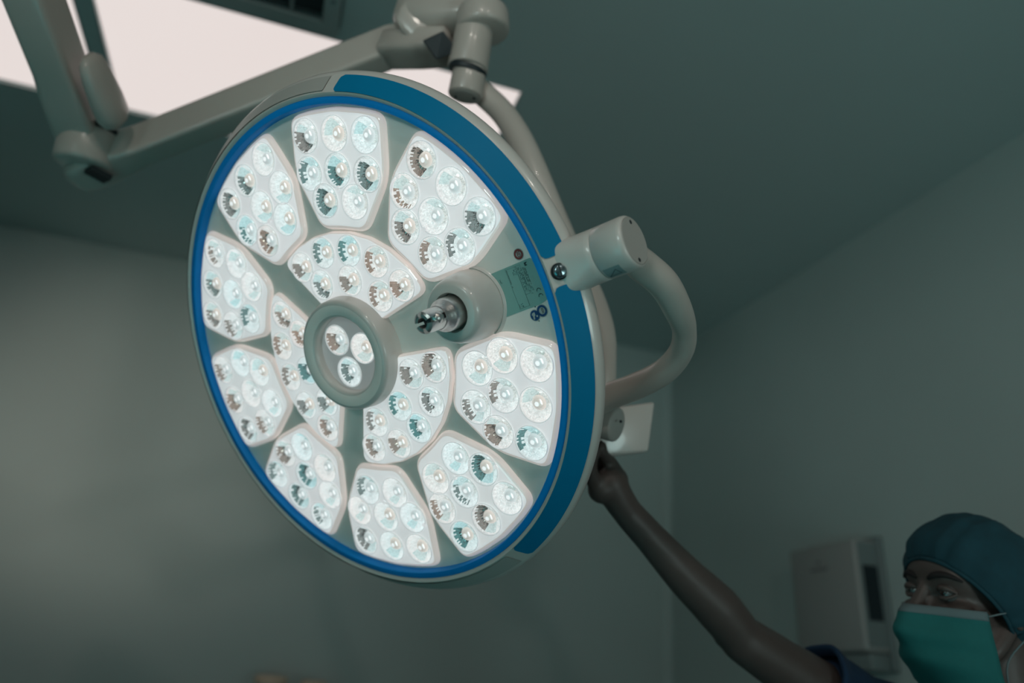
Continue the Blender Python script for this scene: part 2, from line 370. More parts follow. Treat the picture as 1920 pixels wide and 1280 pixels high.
def lens_mesh(kind, seed):
    rnd = random.Random(seed)
    b = MB(); seg = 64; deep = kind != 'inner'
    rings = [(1, 0), (.93, -.0035), (.84, -.0065), (.72, -.0095), (.58, -.0125), (.46, -.0145)]
    n0 = len(b.f)
    jt = {(j, i): (rnd.random()-.5)*.0014*(0 < j < 5) for j in range(6) for i in range(seg)}
    for j in range(len(rings)-1):
        for i in range(seg):
            a0 = 2*PI*i/seg; a1 = 2*PI*(i+1)/seg; (r0, z0), (r1, z1) = rings[j], rings[j+1]
            J = lambda j_, i_: jt[(j_, i_ % seg)]
            b.add([(RL*r0*math.cos(a0), RL*r0*math.sin(a0), z0+J(j, i)), (RL*r1*math.cos(a0), RL*r1*math.sin(a0), z1+J(j+1, i)), (RL*r1*math.cos(a1), RL*r1*math.sin(a1), z1+J(j+1, i+1)), (RL*r0*math.cos(a1), RL*r0*math.sin(a1), z0+J(j, i+1))], [(3, 2, 1, 0)], 0)
    # reflections of the room, painted as dark mirror and teal sectors of the wall
    w = rnd.uniform(.55, 1.25); a_m = rnd.uniform(2.4, 3.9); w2 = rnd.uniform(.3, .7); a_c = a_m+rnd.choice((-1, 1))*(w+w2)*.9
    lo = rnd.choice((0, 1)); hi = rnd.choice((3, 4, 5))
    mirror = kind in ('mirror', 'inner'); jags = [(rnd.choice((0, 0, 0, 1)), rnd.choice((-1, 0, 0, 0))) for _ in range(seg)]
    for k in range(n0, len(b.f)):
        q = k-n0; j = q//seg; a = 2*PI*((q % seg)+.5)/seg
        dm = abs((a-a_m+PI) % (2*PI)-PI); dc = abs((a-a_c+PI) % (2*PI)-PI)
        jag = jags[q % seg]
        b.m[k] = 0 if (mirror and dm < w and lo+jag[0] <= j < hi+jag[1] and rnd.random() > .03) else (2 if (dc < w2 and j > 0) else 1)
    b.disc(RL*.46, -.0145, seg, 1)
    bw = rnd.random() < .3
    for (r0, z0), (r1, z1) in zip([(0, -.0020), (.14, -.0022), (.27, -.0032), (.38, -.0052), (.45, -.0080)], [(.14, -.0022), (.27, -.0032), (.38, -.0052), (.45, -.0080), (.50, -.0145)]):
        b.revolve([(RL*r0, z0), (RL*r1, z1)], 28, 6 if z1 < -.009 else (7 if r0 == 0 else 3))
    b.ball((RL*.30, RL*.04, -.0030), (RL*.05, RL*.17, .0012), 12, 6, 7)  # glint painted as a glowing sliver on the side of the bulb
    b.revolve([(RL*.975, -.0006), (RL*1.0, .0012), (RL*1.035, .0012), (RL*1.06, -.0004)], seg, 4)
    b.revolve([(.00001, .0072), (RL*.15, .0071), (RL*.4, .0066), (RL*.7, .0050), (RL*.9, .0028), (RL*1.0, .0008)], seg, 5)
    for q in range(len(b.f)):
        if b.m[q] == 5:
            f = b.f[q]; nrm_ = (b.v[f[1]]-b.v[f[0]]).cross(b.v[f[3]]-b.v[f[0]])
            if nrm_.z < 0: b.f[q] = f[::-1]
    me = bpy.data.meshes.new('lens'); me.from_pydata(b.v, [], b.f)
    for p, m in zip(me.polygons, b.m):
        p.material_index = m; p.use_smooth = m in (3, 5, 6)
    bm = bmesh.new(); bm.from_mesh(me); bmesh.ops.remove_doubles(bm, verts=bm.verts, dist=1e-7); bm.to_mesh(me); bm.free()
    for m in ('cup', 'cupfrost', 'cupteal', 'bulbwarm' if bw else 'bulb', 'rim', 'dome', 'skirt', 'glint'): me.materials.append(M[m])
    return me
lens_kinds = {'mirror': [lens_mesh('mirror', s) for s in range(8)], 'frost': [lens_mesh('frost', 40+s) for s in range(6)], 'inner': [lens_mesh('inner', 80+s) for s in range(6)]}
mod_names = {142.4: 'lens cluster at the upper left', 104.4: 'topmost left lens cluster'}
proto_out = proto_in = None
def lens_pick(world_left, inner):
    if inner: return random.choice(lens_kinds['inner'])
    return random.choice(lens_kinds['mirror'] if random.random() < world_left else lens_kinds['frost'])
def add_module(me, lens, rot, scale, inner, name):
    mo = bpy.data.objects.new(name, me); col.objects.link(mo); mo.parent = lamp; mo.rotation_euler = (0, 0, rot)
    # picture-left direction in the module's own frame, to see which lenses sit on the side turned from the viewer
    for (r, a) in lens:
        x = r*math.cos(R(a)); y = r*math.sin(R(a)); w = Vector((math.cos(rot)*x-math.sin(rot)*y, math.sin(rot)*x+math.cos(rot)*y))
        c = (lens[0][0]*0, 0); cx = (.245 if not inner else .125)*math.cos(rot); cy = (.245 if not inner else .125)*math.sin(rot)
        leftness = -((w.x-cx)*.93+(w.y-cy)*(-.36)*0)   # towards local -x
        pr = .85 if leftness > .012 else (.35 if leftness > -.02 else .08)
        lo = bpy.data.objects.new('lens', lens_pick(pr, inner)); col.objects.link(lo); lo.parent = mo
        lo.location = (x, y, TOP+.0002); lo.rotation_euler = (0, 0, -rot); lo.scale = (scale,)*3
    return mo
for th in (28.4, 66.6, 104.6, 142.5, 180.2, -142.5, -104.6, -66.6, -28.4):
    add_module(me_out, OUT_L, R(th), 1, False, 'light_module')
for th in (63.3, 180, -63.3):
    add_module(me_in, INN_L, R(th), .93, True, 'inner_light_module')

# --- face plate, cut out where the modules sit
bm = bmesh.new(); ed = []
def loop(pts):
    vs = [bm.verts.new((p[0], p[1], FZ)) for p in pts]
    for i in range(len(vs)): ed.append(bm.edges.new((vs[i-1], vs[i])))
loop([(.3305*math.cos(2*PI*i/160), .3305*math.sin(2*PI*i/160)) for i in range(160)])
loop([(.060*math.cos(2*PI*i/40), .060*math.sin(2*PI*i/40)) for i in range(40)])
def rotd(poly, a): return [(math.cos(a)*p.x-math.sin(a)*p.y, math.sin(a)*p.x+math.cos(a)*p.y) for p in poly]
for th in (28.4, 66.6, 104.6, 142.5, 180.2, -142.5, -104.6, -66.6, -28.4): loop(rotd(inset(OUT, .002), R(th)))
for th in (63.3, 180, -63.3): loop(rotd(inset(INN, .002), R(th)))
bmesh.ops.triangle_fill(bm, use_beauty=True, use_dissolve=False, edges=ed, normal=(0, 0, 1))
for f in bm.faces:
    if f.normal.z < 0: f.normal_flip()
me = bpy.data.meshes.new('face_plate'); bm.to_mesh(me); bm.free()
link('face_plate', me, 'face', lamp, smooth=False)
# --- hub
b = MB()
b.revolve([(.0835, FZ-.001), (.0815, FZ+.003), (.0795, -.002), (.0785, .010), (.0770, .0135), (.0745, .0155), (.0715, .0165)], 96, 0)
b.revolve([(.0715, .0165), (.0575, .0140)], 96, 1)
b.revolve([(.0575, .0140), (.0545, .0120), (.0530, .008), (.0525, .000)], 96, 0)
hub = b.build('center_hub', ['shell', 'face'], lamp, auto=R(40))
bm = bmesh.new()
ring = [bm.verts.new((.0528*math.cos(2*PI*i/64), .0528*math.sin(2*PI*i/64), 0)) for i in range(64)]
ed = [bm.edges.new((ring[i-1], ring[i])) for i in range(64)]
HL = [(.0275, 120), (.0275, 0), (.0275, -120)]; hr = .0205
for r, a in HL:
    vs = [bm.verts.new((r*math.cos(R(a))+hr*math.cos(2*PI*i/28), r*math.sin(R(a))+hr*math.sin(2*PI*i/28), 0)) for i in range(28)]
    ed += [bm.edges.new((vs[i-1], vs[i])) for i in range(28)]
bmesh.ops.triangle_fill(bm, use_beauty=True, edges=ed, normal=(0, 0, 1)); me = bpy.data.meshes.new('hub_deck'); bm.to_mesh(me); bm.free()
o = link('hub_deck', me, 'hubdeck', hub, smooth=False); o.location = (0, 0, .001)
for (r, a), k in zip(HL, ('inner', 'frost', 'inner')):
    lo = bpy.data.objects.new('lens', lens_kinds[k][2 if a < 0 else 3]); col.objects.link(lo); lo.parent = hub
    lo.location = (r*math.cos(R(a)), r*math.sin(R(a)), .0012); lo.scale = (.94,)*3

# --- sterile handle socket
PX = .2195
b = MB()
b.revolve([(.050, FZ-.0005), (.0485, FZ+.0015), (.0465, FZ+.003), (.0452, FZ+.0022), (.0445, FZ+.004), (.0425, .012), (.0395, .026), (.0365, .0325), (.0330, .0345), (.0245, .0345), (.0225, .030), (.0225, .02)], 72)
col1 = b.build('handle_collar', 'shell', lamp, auto=R(45)); col1.location = (PX, 0, 0)
b = MB()
b.revolve([(.0222, .0225), (.0218, .024), (.0205, .0245), (.0205, .044), (.0195, .050), (.0155, .0545), (.0150, .060), (.0143, .0615)], 64)
col2 = b.build('handle_spindle', 'steel', lamp, auto=R(40)); col2.location = (PX, 0, 0)
# slotted clip: four prongs with dark gaps, a ball in front
b = MB()
for k in range(4):
    a0 = R(90*k+14); a1 = R(90*k+76); n = 8
    prof = [(.0140, .060), (.0138, .082), (.0128, .0865), (.0100, .0885), (.0065, .0885), (.0065, .082), (.0078, .060)]
    b.revolve(prof, n, 0, a0, a1)
    m = len(prof)
    for a in (a0, a1):
        b.add([(r*math.cos(a), r*math.sin(a), z) for r, z in prof], [tuple(range(m))], 0)
clip = b.build('handle_clip', 'steel', lamp, auto=R(30)); clip.location = (PX, 0, 0)
b = MB(); b.revolve([(.0126, .0605), (.0126, .064), (.0062, .066), (.0055, .079), (.0001, .080)], 32); o = b.build('clip_core', 'dark', clip)
b = MB(); b.ball((0, 0, 0), .0082, 24, 14); o = b.build('clip_ball', 'steel', clip); o.location = (.0112*math.cos(R(-8)), .0112*math.sin(R(-8)), .0715)
o.location = (.0, .0, .0715); o.location.x = .0085

# --- knuckle at the rim
def superloft(b, secs, seg=64, mi=0, cap0=False, cap1=False):
    """sections: (x, half_y, half_z, exponent, zc) lofted along x"""
    vs = []
    for x, hy, hz, e, zc in secs:
        for i in range(seg):
            a = 2*PI*i/seg; c, s = math.cos(a), math.sin(a)
            vs.append((x, hy*math.copysign(abs(c)**(2/e), c), zc+hz*math.copysign(abs(s)**(2/e), s)))
    n = len(secs); fs = [(j*seg+i, j*seg+(i+1) % seg, (j+1)*seg+(i+1) % seg, (j+1)*seg+i) for j in range(n-1) for i in range(seg)]
    if cap0: fs.append(tuple(range(seg)))
    if cap1: fs.append(tuple((n-1)*seg+i for i in range(seg)))
    b.add(vs, fs, mi)
KZ = -.041
b = MB()
superloft(b, [(.343, .0325, .0325, 7, KZ), (.350, .0335, .0335, 6, KZ), (.362, .0325, .0325, 4, KZ), (.375, .0315, .0315, 3, KZ), (.388, .0312, .0312, 2.2, KZ), (.3965, .0311, .0311, 2, KZ), (.3972, .0303, .0303, 2, KZ)], cap0=True)
kn = b.build('knuckle_base', 'shell', lamp, auto=R(50))
b = MB()
superloft(b, [(.3974, .0303, .0303, 2, KZ), (.3982, .0312, .0312, 2, KZ), (.430, .0312, .0312, 2, KZ), (.4345, .0305, .0305, 2, KZ), (.437, .0285, .0285, 2, KZ), (.4372, .0278, .0278, 2, KZ), (.4362, .0274, .0274, 2, KZ)])
kj = b.build('knuckle_joint', 'shell', lamp, auto=R(50))
b = MB(); superloft(b, [(.4362, .0274, .0274, 2, KZ), (.4376, .0268, .0268, 2, KZ)], cap1=True); b.build('end_cap', 'capend', kj, auto=R(30))
for a in (-9, 171):
    b = MB(); b.ball((.4377, .0222*math.cos(R(a-8)), KZ+.0222*math.sin(R(a-8))*1), (.0006, .0026, .0026), 14, 8)
    b.build('cap_hole', 'dark', kj)
# small triangle mark on the underside of the joint
b = MB()
def on_joint(x, a, lift=.0003): return (x, (.0312+lift)*math.cos(R(a)), KZ+(.0312+lift)*math.sin(R(a)))
n = 6
def quad_on(b, x0, x1, a0, a1, lift, mi=0, n=6):
    vs = [on_joint(x, a0+(a1-a0)*j/n, lift) for x in (x0, x1) for j in range(n+1)]
    b.add(vs, [(j, j+1, n+1+j+1, n+1+j) for j in range(n)], mi)
def strip_on(b, p, q, w, lift, mi=0, n=6):
    (x0, a0), (x1, a1) = p, q; k = R(1)*.0312
    d = Vector((x1-x0, (a1-a0)*k)).normalized(); nx, na = -d.y*w, d.x*w/k
    vs = []
    for i in range(n+1):
        t = i/n; x = x0+(x1-x0)*t; a = a0+(a1-a0)*t; vs += [on_joint(x+nx, a+na, lift), on_joint(x-nx, a-na, lift)]
    b.add(vs, [(2*i, 2*i+1, 2*i+3, 2*i+2) for i in range(n)], mi)

quad_on(b, .4005, .4215, 124, 158, .0002, 0)
TR_ = [(.4025, 150), (.4175, 149), (.4145, 132)]
for i in range(3): strip_on(b, TR_[i-1], TR_[i], .00035, .0005, 1)
b.build('direction_sticker', ['sticker', 'ink'], kj, smooth=False, merge=False)
# --- screw on the rim
nrm = Vector((.69, 0, .72)); so = Vector((.3545, -.0012, -.0062))
b = MB(); b.xf = frame(so, nrm, (0, 1, .2))
b.revolve([(.0098, -.001), (.0096, .0012), (.0086, .0022), (.0080, .0014)], 40, 1)
b.revolve([(.0080, .0014), (.0078, .0040), (.0070, .0054), (.0052, .0062), (.0001, .0066)], 40, 0)
scw = b.build('rim_screw', ['screw', 'dark'], lamp, auto=R(40))
b = MB(); b.xf = frame(so, nrm, (.15, 1, .1)); b.box(-.0074, .0074, -.0009, .0009, .004, .0068); b.build('screw_slot', 'dark', scw, smooth=False)

# --- sticker label and badges on the face
lab = MB(); lx0, lx1, ly0, ly1 = .2555, .3225, -.0285, .0262
def rpoly(pts, z):
    return [(x, y, z) for x, y in pts]
lab.add(rpoly([(lx0, ly0), (.311, ly0), (.3225, -.026), (.3240, .0), (.3235, .0235), (lx1-.002, ly1), (lx0, ly1)], FZ+.0004), [tuple(range(7))])
label = lab.build('label_plate', 'label', lamp, smooth=False); tag(label, 'teal type label with printed tables')
ink = MB(); z = FZ+.0007
def rect(b, x0, x1, y0, y1, mi=0, z=z): b.add([(x0, y0, z), (x1, y0, z), (x1, y1, z), (x0, y1, z)], [(0, 1, 2, 3)], mi)
def outline(b, x0, x1, y0, y1, w=.00022, mi=1):
    rect(b, x0, x1, y0, y0+w, mi); rect(b, x0, x1, y1-w, y1, mi); rect(b, x0, x0+w, y0, y1, mi); rect(b, x1-w, x1, y0, y1, mi)
outline(ink, .2825, .2975, -.0255, .0235); outline(ink, .2975, .3045, -.012, .0235); rect(ink, .2975, .2977, -.0255, .0235, 1)
rnd = random.Random(3)
def text_rule(x, y0, y1, h, mi=1, dens=.75):
    y = y1
    while y > y0:
        w = rnd.uniform(.0004, .0012)
        if rnd.random() < dens: rect(ink, x, x+h*rnd.uniform(.6, 1), y-w, y, mi)
        y -= w+.00035
text_rule(.2612, -.022, .021, .0006, 1, .9); text_rule(.2835, .002, .0225, .0009, 0)
for k, (a, c) in enumerate(((-.001, .0225), (.008, .022), (.011, .0225))): text_rule(.2955-.0022*k, c-.008, c, .001, 1, .6)
for k in range(5): text_rule(.2990+.00115*k, -.009+.002*(k % 2), .0215, .0008, 1, .7)
for k in range(3): text_rule(.3062+.0016*k, .001, .0195-.001*k, .0011, 0, .85)
for k in range(4): text_rule(.3055+.0014*k, -.010-.003*(k < 2), -.001, .0008, 1, .6)
text_rule(.2700, .0115, .0155, .0011, 1, .7); text_rule(.2716, .0110, .0145, .0009, 1, .6)
rect(ink, .2835, .2838, -.0245, -.0200, 0); text_rule(.2862, -.0235, -.0205, .0012, 1); text_rule(.2880, -.0238, -.0200, .0012, 1)
# factory mark (black L-shaped block)
ink.add([(.3105, .0236, z), (.3105, .0196, z), (.3145, .0196, z), (.3130, .0210, z), (.3118, .0210, z), (.3150, .0236, z)], [(0, 1, 2, 3, 4, 5)], 0)
inko = ink.build('printed_marks', ['ink', 'inkteal'], label, smooth=False, merge=False)
def face_text(s, x, y, size, m, parent, zz=z, name='printed_letters', squash=1.0, bold=.0):
    c = bpy.data.curves.new(name, 'FONT'); c.body = s; c.size = size; c.align_x = 'CENTER'; c.align_y = 'CENTER'; c.offset = bold
    tmp = bpy.data.objects.new(name, c); col.objects.link(tmp)
    me = bpy.data.meshes.new_from_object(tmp.evaluated_get(bpy.context.evaluated_depsgraph_get()))
    bpy.data.objects.remove(tmp); me.name = name; me.materials.clear()
    o = link(name, me, m, parent, smooth=False)
    # reading direction runs along local -y, letter tops towards local +x
    o.matrix_local = Matrix(((0, 1, 0, x), (-squash, 0, 0, y), (0, 0, 1, zz), (0, 0, 0, 1)))
    return o
# CE mark from arcs
ce = MB()
def arc(b, cx, cy, r0, r1, a0, a1, mi=0, z=z, n=24):
    vs = []
    for i in range(n+1):
        a = a0+(a1-a0)*i/n; vs += [(cx+r0*math.cos(a), cy+r0*math.sin(a), z), (cx+r1*math.cos(a), cy+r1*math.sin(a), z)]
    b.add(vs, [(2*i, 2*i+1, 2*i+3, 2*i+2) for i in range(n)], mi)
for cy in (-.0110, -.0178): arc(ce, .3165, cy, .0024, .0032, R(0), R(180)) if False else arc(ce, .3165, cy-.0018, .0024, .0032, R(-5), R(185))
rect(ce, .3161, .3168, -.0180, -.0168, 0)
ce.build('ce_mark', 'ink', label, smooth=False)
def badge(name, cx, cy, r, mi, inner, lab_):
    b = MB(); n = 40
    b.disc(r*1.13, FZ+.0003, n, 1, (cx, cy))
    if inner: arc(b, cx, cy, r*.62, r, 0, 2*PI, 0, FZ+.0006, 40)
    else: b.disc(r, FZ+.0006, n, 0, (cx, cy))
    o = b.build(name, [mi, 'white'], lamp, smooth=False, merge=False); o['label'] = lab_; return o
bx, by = .3065, .0335
bd = badge('round_badge', .3080, .0350, .0062, 'red', True, 'red ring sticker with the letters SD')
face_text('SD', .3080, .0350, .0062, 'red', bd, FZ+.0008, bold=.0001)
bd = badge('round_badge', .2990, -.0385, .0062, 'bluebadge', False, 'solid blue sticker with a pale person symbol reading a manual')
b = MB(); b.disc(.0013, FZ+.0009, 16, 0, (.3018, -.0400))
b.add([(.2962, -.0352, FZ+.0009), (.3000, -.0345, FZ+.0009), (.3000, -.0385, FZ+.0009), (.2985, -.0392, FZ+.0009), (.2975, -.0430, FZ+.0009), (.2955, -.0430, FZ+.0009), (.2962, -.0385, FZ+.0009), (.2950, -.0372, FZ+.0009)], [tuple(range(8))])
b.build('person_symbol', 'white', bd, smooth=False)
bd = badge('round_badge', .3105, -.0362, .0068, 'bluebadge', True, 'blue ring sticker with dark letters inside')
face_text('ICN', .3112, -.0362, .0038, 'ink', bd, FZ+.0008, bold=.00005); 
b = MB(); b.disc(.0008, FZ+.0005, 12, 0, (.3035, -.0292)); b.disc(.0007, FZ+.0005, 12, 0, (.3015, -.0462)); b.build('printed_dots', 'ink', lamp, smooth=False)

# --- real light given off by the modules
for th in (28.4, 66.6, 104.6, 142.5, 180.2, -142.5, -104.6, -66.6, -28.4):
    ld = bpy.data.lights.new('module_beam', 'SPOT'); ld.energy = 26.0
    ld.color = (1, .96, .93); ld.spot_size = R(64); ld.spot_blend = .8; ld.shadow_soft_size = .0
    lo = bpy.data.objects.new('module_beam', ld); col.objects.link(lo)
    p = MW @ Vector((.245*math.cos(R(th)), .245*math.sin(R(th)), .012))
    lo.matrix_world = frame(p, MW.to_3x3() @ Vector((0, 0, -1)))

# ------------------------------------------------------------------ suspension arms
arm = empty('suspension_arm', at(868, 150, 1.34))
tag(arm, 'beige enamel arm with curved yokes that carries the big blue-rimmed lamp', 'lamp arm')
def A(b, name, m, parent=arm, **k):
    """build in world space, then parent without moving"""
    o = b.build(name, m, None, **k); o.parent = parent
    inv = Matrix.Identity(4)
    root = parent
    while root.parent is not None: root = root.parent
    o.matrix_parent_inverse = Matrix.Translation(-root.location) if parent is root else Matrix.Identity(4)
    if parent is not root: o.matrix_parent_inverse = (Matrix.Translation(root.location).inverted()) if False else Matrix.Identity(4); 
    return o
bpy.context.view_layer.update()
def A(b, name, m, parent=arm, **k):
    o = b.build(name, m, None, **k); bpy.context.view_layer.update()
    o.parent = parent; o.matrix_parent_inverse = parent.matrix_world.inverted(); return o
def cyl(b, p0, p1, r0, r1=None, seg=48, mi=0, bev=.003, cap=True):
    p0 = Vector(p0); p1 = Vector(p1); r1 = r0 if r1 is None else r1; L = (p1-p0).length
    s = b.xf; b.xf = frame(p0, p1-p0)
    pr = [(.0001, 0), (r0-bev, 0), (r0-bev*.3, bev*.3), (r0, bev), (r1, L-bev), (r1-bev*.3, L-bev*.3), (r1-bev, L), (.0001, L)]
    b.revolve(pr, seg, mi); b.xf = s
def beam(b, p0, p1, w, h, up=(0, 0, 1), ex=6, mi=0, secs=None, seg=48, w1=None, h1=None):
    """superellipse beam; secs: (t, scale_w, scale_h)"""
    p0 = Vector(p0); p1 = Vector(p1); d = (p1-p0); L = d.length; d.normalize(); up = Vector(up); up = (up-d*up.dot(d)).normalized(); sd = d.cross(up)
    secs = secs or [(0, 1, 1), (1, 1, 1)]; vs = []
    for t, a, c in secs:
        for i in range(seg):
            q = 2*PI*i/seg; x, y = math.cos(q), math.sin(q)
            vs.append(p0+d*L*t+sd*(w*a*math.copysign(abs(x)**(2/ex), x))+up*(h*c*math.copysign(abs(y)**(2/ex), y)))
    n = len(secs)
    b.add(vs, [(j*seg+i, j*seg+(i+1) % seg, (j+1)*seg+(i+1) % seg, (j+1)*seg+i) for j in range(n-1) for i in range(seg)]+[tuple(range(seg)), tuple((n-1)*seg+i for i in range(seg))], mi)
# lower yoke, from the rim knuckle round to the rear joint
kn_w = MW @ Vector((.418, -.004, KZ-.010))
b = MB(); b.tube([MW @ Vector((.405, -.004, KZ-.012)), at(1183, 482, .86), at(1205, 498, .878), at(1244, 532, .90), at(1270, 578, .935), at(1283, 618, .975), at(1277, 658, 1.015), at(1245, 696, 1.055), at(1190, 725, 1.095), at(1130, 748, 1.13), at(1085, 775, 1.15)],
                 [.018, .0185, .0195, .0190, .0178, .0155, .0165, .0180, .0195, .0205, .0205], 36)
A(b, 'lower_yoke', 'arm')
# upper yoke, from the vertical joint down to the rear joint
b = MB(); b.tube([at(884, 158, 1.35), at(908, 178, 1.345), at(944, 213, 1.33), at(975, 262, 1.30), at(1003, 325, 1.27), at(1035, 405, 1.255), at(1072, 490, 1.245), at(1106, 560, 1.235), at(1127, 625, 1.225), at(1129, 690, 1.215), at(1126, 750, 1.21), at(1120, 790, 1.205)],
                 [.022, .0215, .0215, .0225, .0235, .024, .024, .024, .023, .023, .023, .023], 36)
A(b, 'upper_yoke', 'arm')
# rear joint with its end cap
b = MB(); cyl(b, at(1075, 776, 1.20), at(1158, 797, 1.155), .0265, .0265, bev=.004)
A(b, 'rear_joint', 'capend', auto=R(50))
b = MB(); p = at(1164, 790, 1.140); b.ball(p, .0022, 12, 8); A(b, 'joint_screw', 'dark')
# flat control panel behind the joint
cp = [at(1122, 768, 1.21), at(1229, 753, 1.235), at(1217, 846, 1.225), at(1118, 857, 1.20)]
nv = ((cp[1]-cp[0]).cross(cp[3]-cp[0])).normalized()
if nv.dot(CAM-cp[0]) > 0: nv = -nv
b = MB(); th_ = .016
low = Vector((0, 0, -1))*.004
b.add(cp+[q+nv*th_+(low if i in (2, 3) else Vector((0, 0, 0))) for i, q in enumerate(cp)], [(0, 1, 2, 3), (7, 6, 5, 4), (0, 4, 5, 1), (1, 5, 6, 2), (2, 6, 7, 3), (3, 7, 4, 0)])
A(b, 'control_panel', 'shell', bevel=.005)
# vertical joint above the upper yoke
b = MB(); cyl(b, at(872, 181, 1.315), at(884, 112, 1.325), .0305, .0285, bev=.004); A(b, 'swivel_pin', 'arm', auto=R(50))
b = MB(); e0 = at(872, 181, 1.315); ax = (e0-at(884, 112, 1.325)).normalized()
cyl(b, e0-ax*.001, e0+ax*.0012, .0245, .024, bev=.0004); pin_cap = A(b, 'pin_cap', 'capend', auto=R(40))
sv = at(881, 170, 1.315)-at(855, 186, 1.315); sv = (sv-ax*sv.dot(ax)).normalized()*.0165
for k_ in (1, -1):
    b = MB(); b.ball(e0+ax*.0012+sv*k_, .0028, 12, 8); A(b, 'cap_screw', 'dark')
b = MB(); cyl(b, at(875, 138, 1.322), at(878, 128, 1.322), .0335, .0340, bev=.001); A(b, 'seal_ring', 'dark', auto=R(40))
b = MB(); cyl(b, at(877, 130, 1.322), at(896, 20, 1.338), .0355, .0325, bev=.003); A(b, 'swivel_sleeve', 'arm', auto=R(50))
# sprung arm head: bulky casting, drawn as a lofted beam
UPV = Vector((0, 0, 1))
b = MB(); beam(b, at(765, 34, 1.43), at(940, 22, 1.37), .050, .050, ex=3, secs=[(-.12, .35, .3), (-.04, .75, .62), (.12, .98, .88), (.35, 1, 1), (.6, .95, .95), (.82, .85, .80), (.94, .62, .58), (1.0, .25, .25)])
A(b, 'arm_head', 'arm')
b = MB(); c = at(800, 40, 1.355); v = (CAM-c).normalized()
beam(b, at(772, 58, 1.375), at(835, 0, 1.385), .006, .046, up=(at(800, 40, 1.38)-at(780, 20, 1.38)), ex=2.3, secs=[(-.15, .2, .3), (-.05, 1, .8), (.2, 1, 1), (.9, 1, 1), (1.1, .5, .6)])
A(b, 'head_side_cover', 'arm')
b = MB(); cyl(b, at(906, 62, 1.33), at(905, 20, 1.34), .047, .046, bev=.008); A(b, 'swivel_housing', 'arm', auto=R(50))
# cable boot / dark pocket under the head
pk = [at(792, 76, 1.325), at(831, 58, 1.315), at(848, 80, 1.31), at(845, 102, 1.31), at(818, 112, 1.32)]
b = MB(); dv = (at(820, 90, 1.44)-at(820, 90, 1.36)); b.add(pk+[q+dv for q in pk], [(0, 1, 2, 3, 4), (9, 8, 7, 6, 5)]+[(i, (i+1) % 5, 5+(i+1) % 5, 5+i) for i in range(5)])
A(b, 'dark_pocket', 'dark', smooth=False, bevel=.002)
b = MB(); beam(b, at(730, 93, 1.43), at(846, 88, 1.37), .036, .027, ex=4, secs=[(-.1, .6, .6), (0, .95, 1), (.5, 1, 1), (.95, 1, .9), (1.02, .5, .5)]); A(b, 'boot_block', 'arm')
# sprung arm beam
b = MB(); J0 = at(165, 313, 1.45); J1 = at(800, 61, 1.44)
beam(b, J0, J1, .0255, .034, up=UPV, ex=7, secs=[(-.062, .45, .4), (-.052, .85, .7), (-.03, 1.3, .95), (0, 1.5, 1), (.05, 1.5, 1), (.15, 1.05, 1), (.9, 1.02, 1.02), (1.0, .8, .8)])
A(b, 'sprung_beam', 'arm')
b = MB(); beam(b, at(158, 331, 1.385), at(204, 334, 1.385), .004, .010, up=(at(180, 320, 1.385)-at(180, 340, 1.385)), ex=8)
def on_level(x, y, z):
    d = RW @ Vector(((x-960)/F, (y-640)/F, 1)); return CAM+d*((z-CAM.z)/d.z)
slot = [on_level(x, y, J0.z-.0352) for x, y in ((157, 324), (171, 318), (209, 337), (194, 344))]
b = MB(); dv = Vector((0, 0, .010)); b.add(slot+[q+dv for q in slot], [(0, 1, 2, 3), (7, 6, 5, 4)]+[(i, (i+1) % 4, 4+(i+1) % 4, 4+i) for i in range(4)])
A(b, 'adjust_slot', 'dark', smooth=False)
# elbow: vertical joint on the left end
b = MB(); cyl(b, at(154, 312, 1.415), at(170, 243, 1.43), .051, .050, bev=.009); A(b, 'elbow_joint', 'arm', auto=R(50))
b = MB(); cyl(b, at(168.5, 250, 1.428), at(170.5, 241, 1.43), .0515, .0515, bev=.001); A(b, 'elbow_seal', 'dark', auto=R(50))
# extension arm going up to the left
b = MB(); X0 = at(160, 250, 1.43); X1 = at(20, -120, 1.17); X2 = X0+(X1-X0)*1.9
beam(b, X0, X2, .034, .044, up=UPV, ex=7, secs=[(-.06, .4, .4), (-.03, .8, .8), (0, 1.15, 1), (.105, 1.15, 1), (.2, 1, .92), (1, 1, .92)])
A(b, 'extension_beam', 'arm')
b = MB(); c0 = at(212, 215, 1.37); c1 = at(168, 110, 1.30)
beam(b, c0, c1, .021, .037, up=UPV, ex=2.4, secs=[(-.22, .25, .4), (-.14, .75, .8), (0, 1.05, 1), (.3, 1.05, 1), (.7, .85, .95), (.95, .62, .8), (1.06, .25, .4)])
A(b, 'elbow_cover', 'arm')

b = MB(); cyl(b, (X2.x, X2.y, X2.z-.05), (X2.x, X2.y, 2.97), .055, .055, bev=.01); A(b, 'ceiling_column', 'arm', auto=R(50))
b = MB(); cyl(b, (X2.x, X2.y, 2.94), (X2.x, X2.y, 3.0), .16, .16, bev=.02); A(b, 'ceiling_canopy', 'arm', auto=R(50))
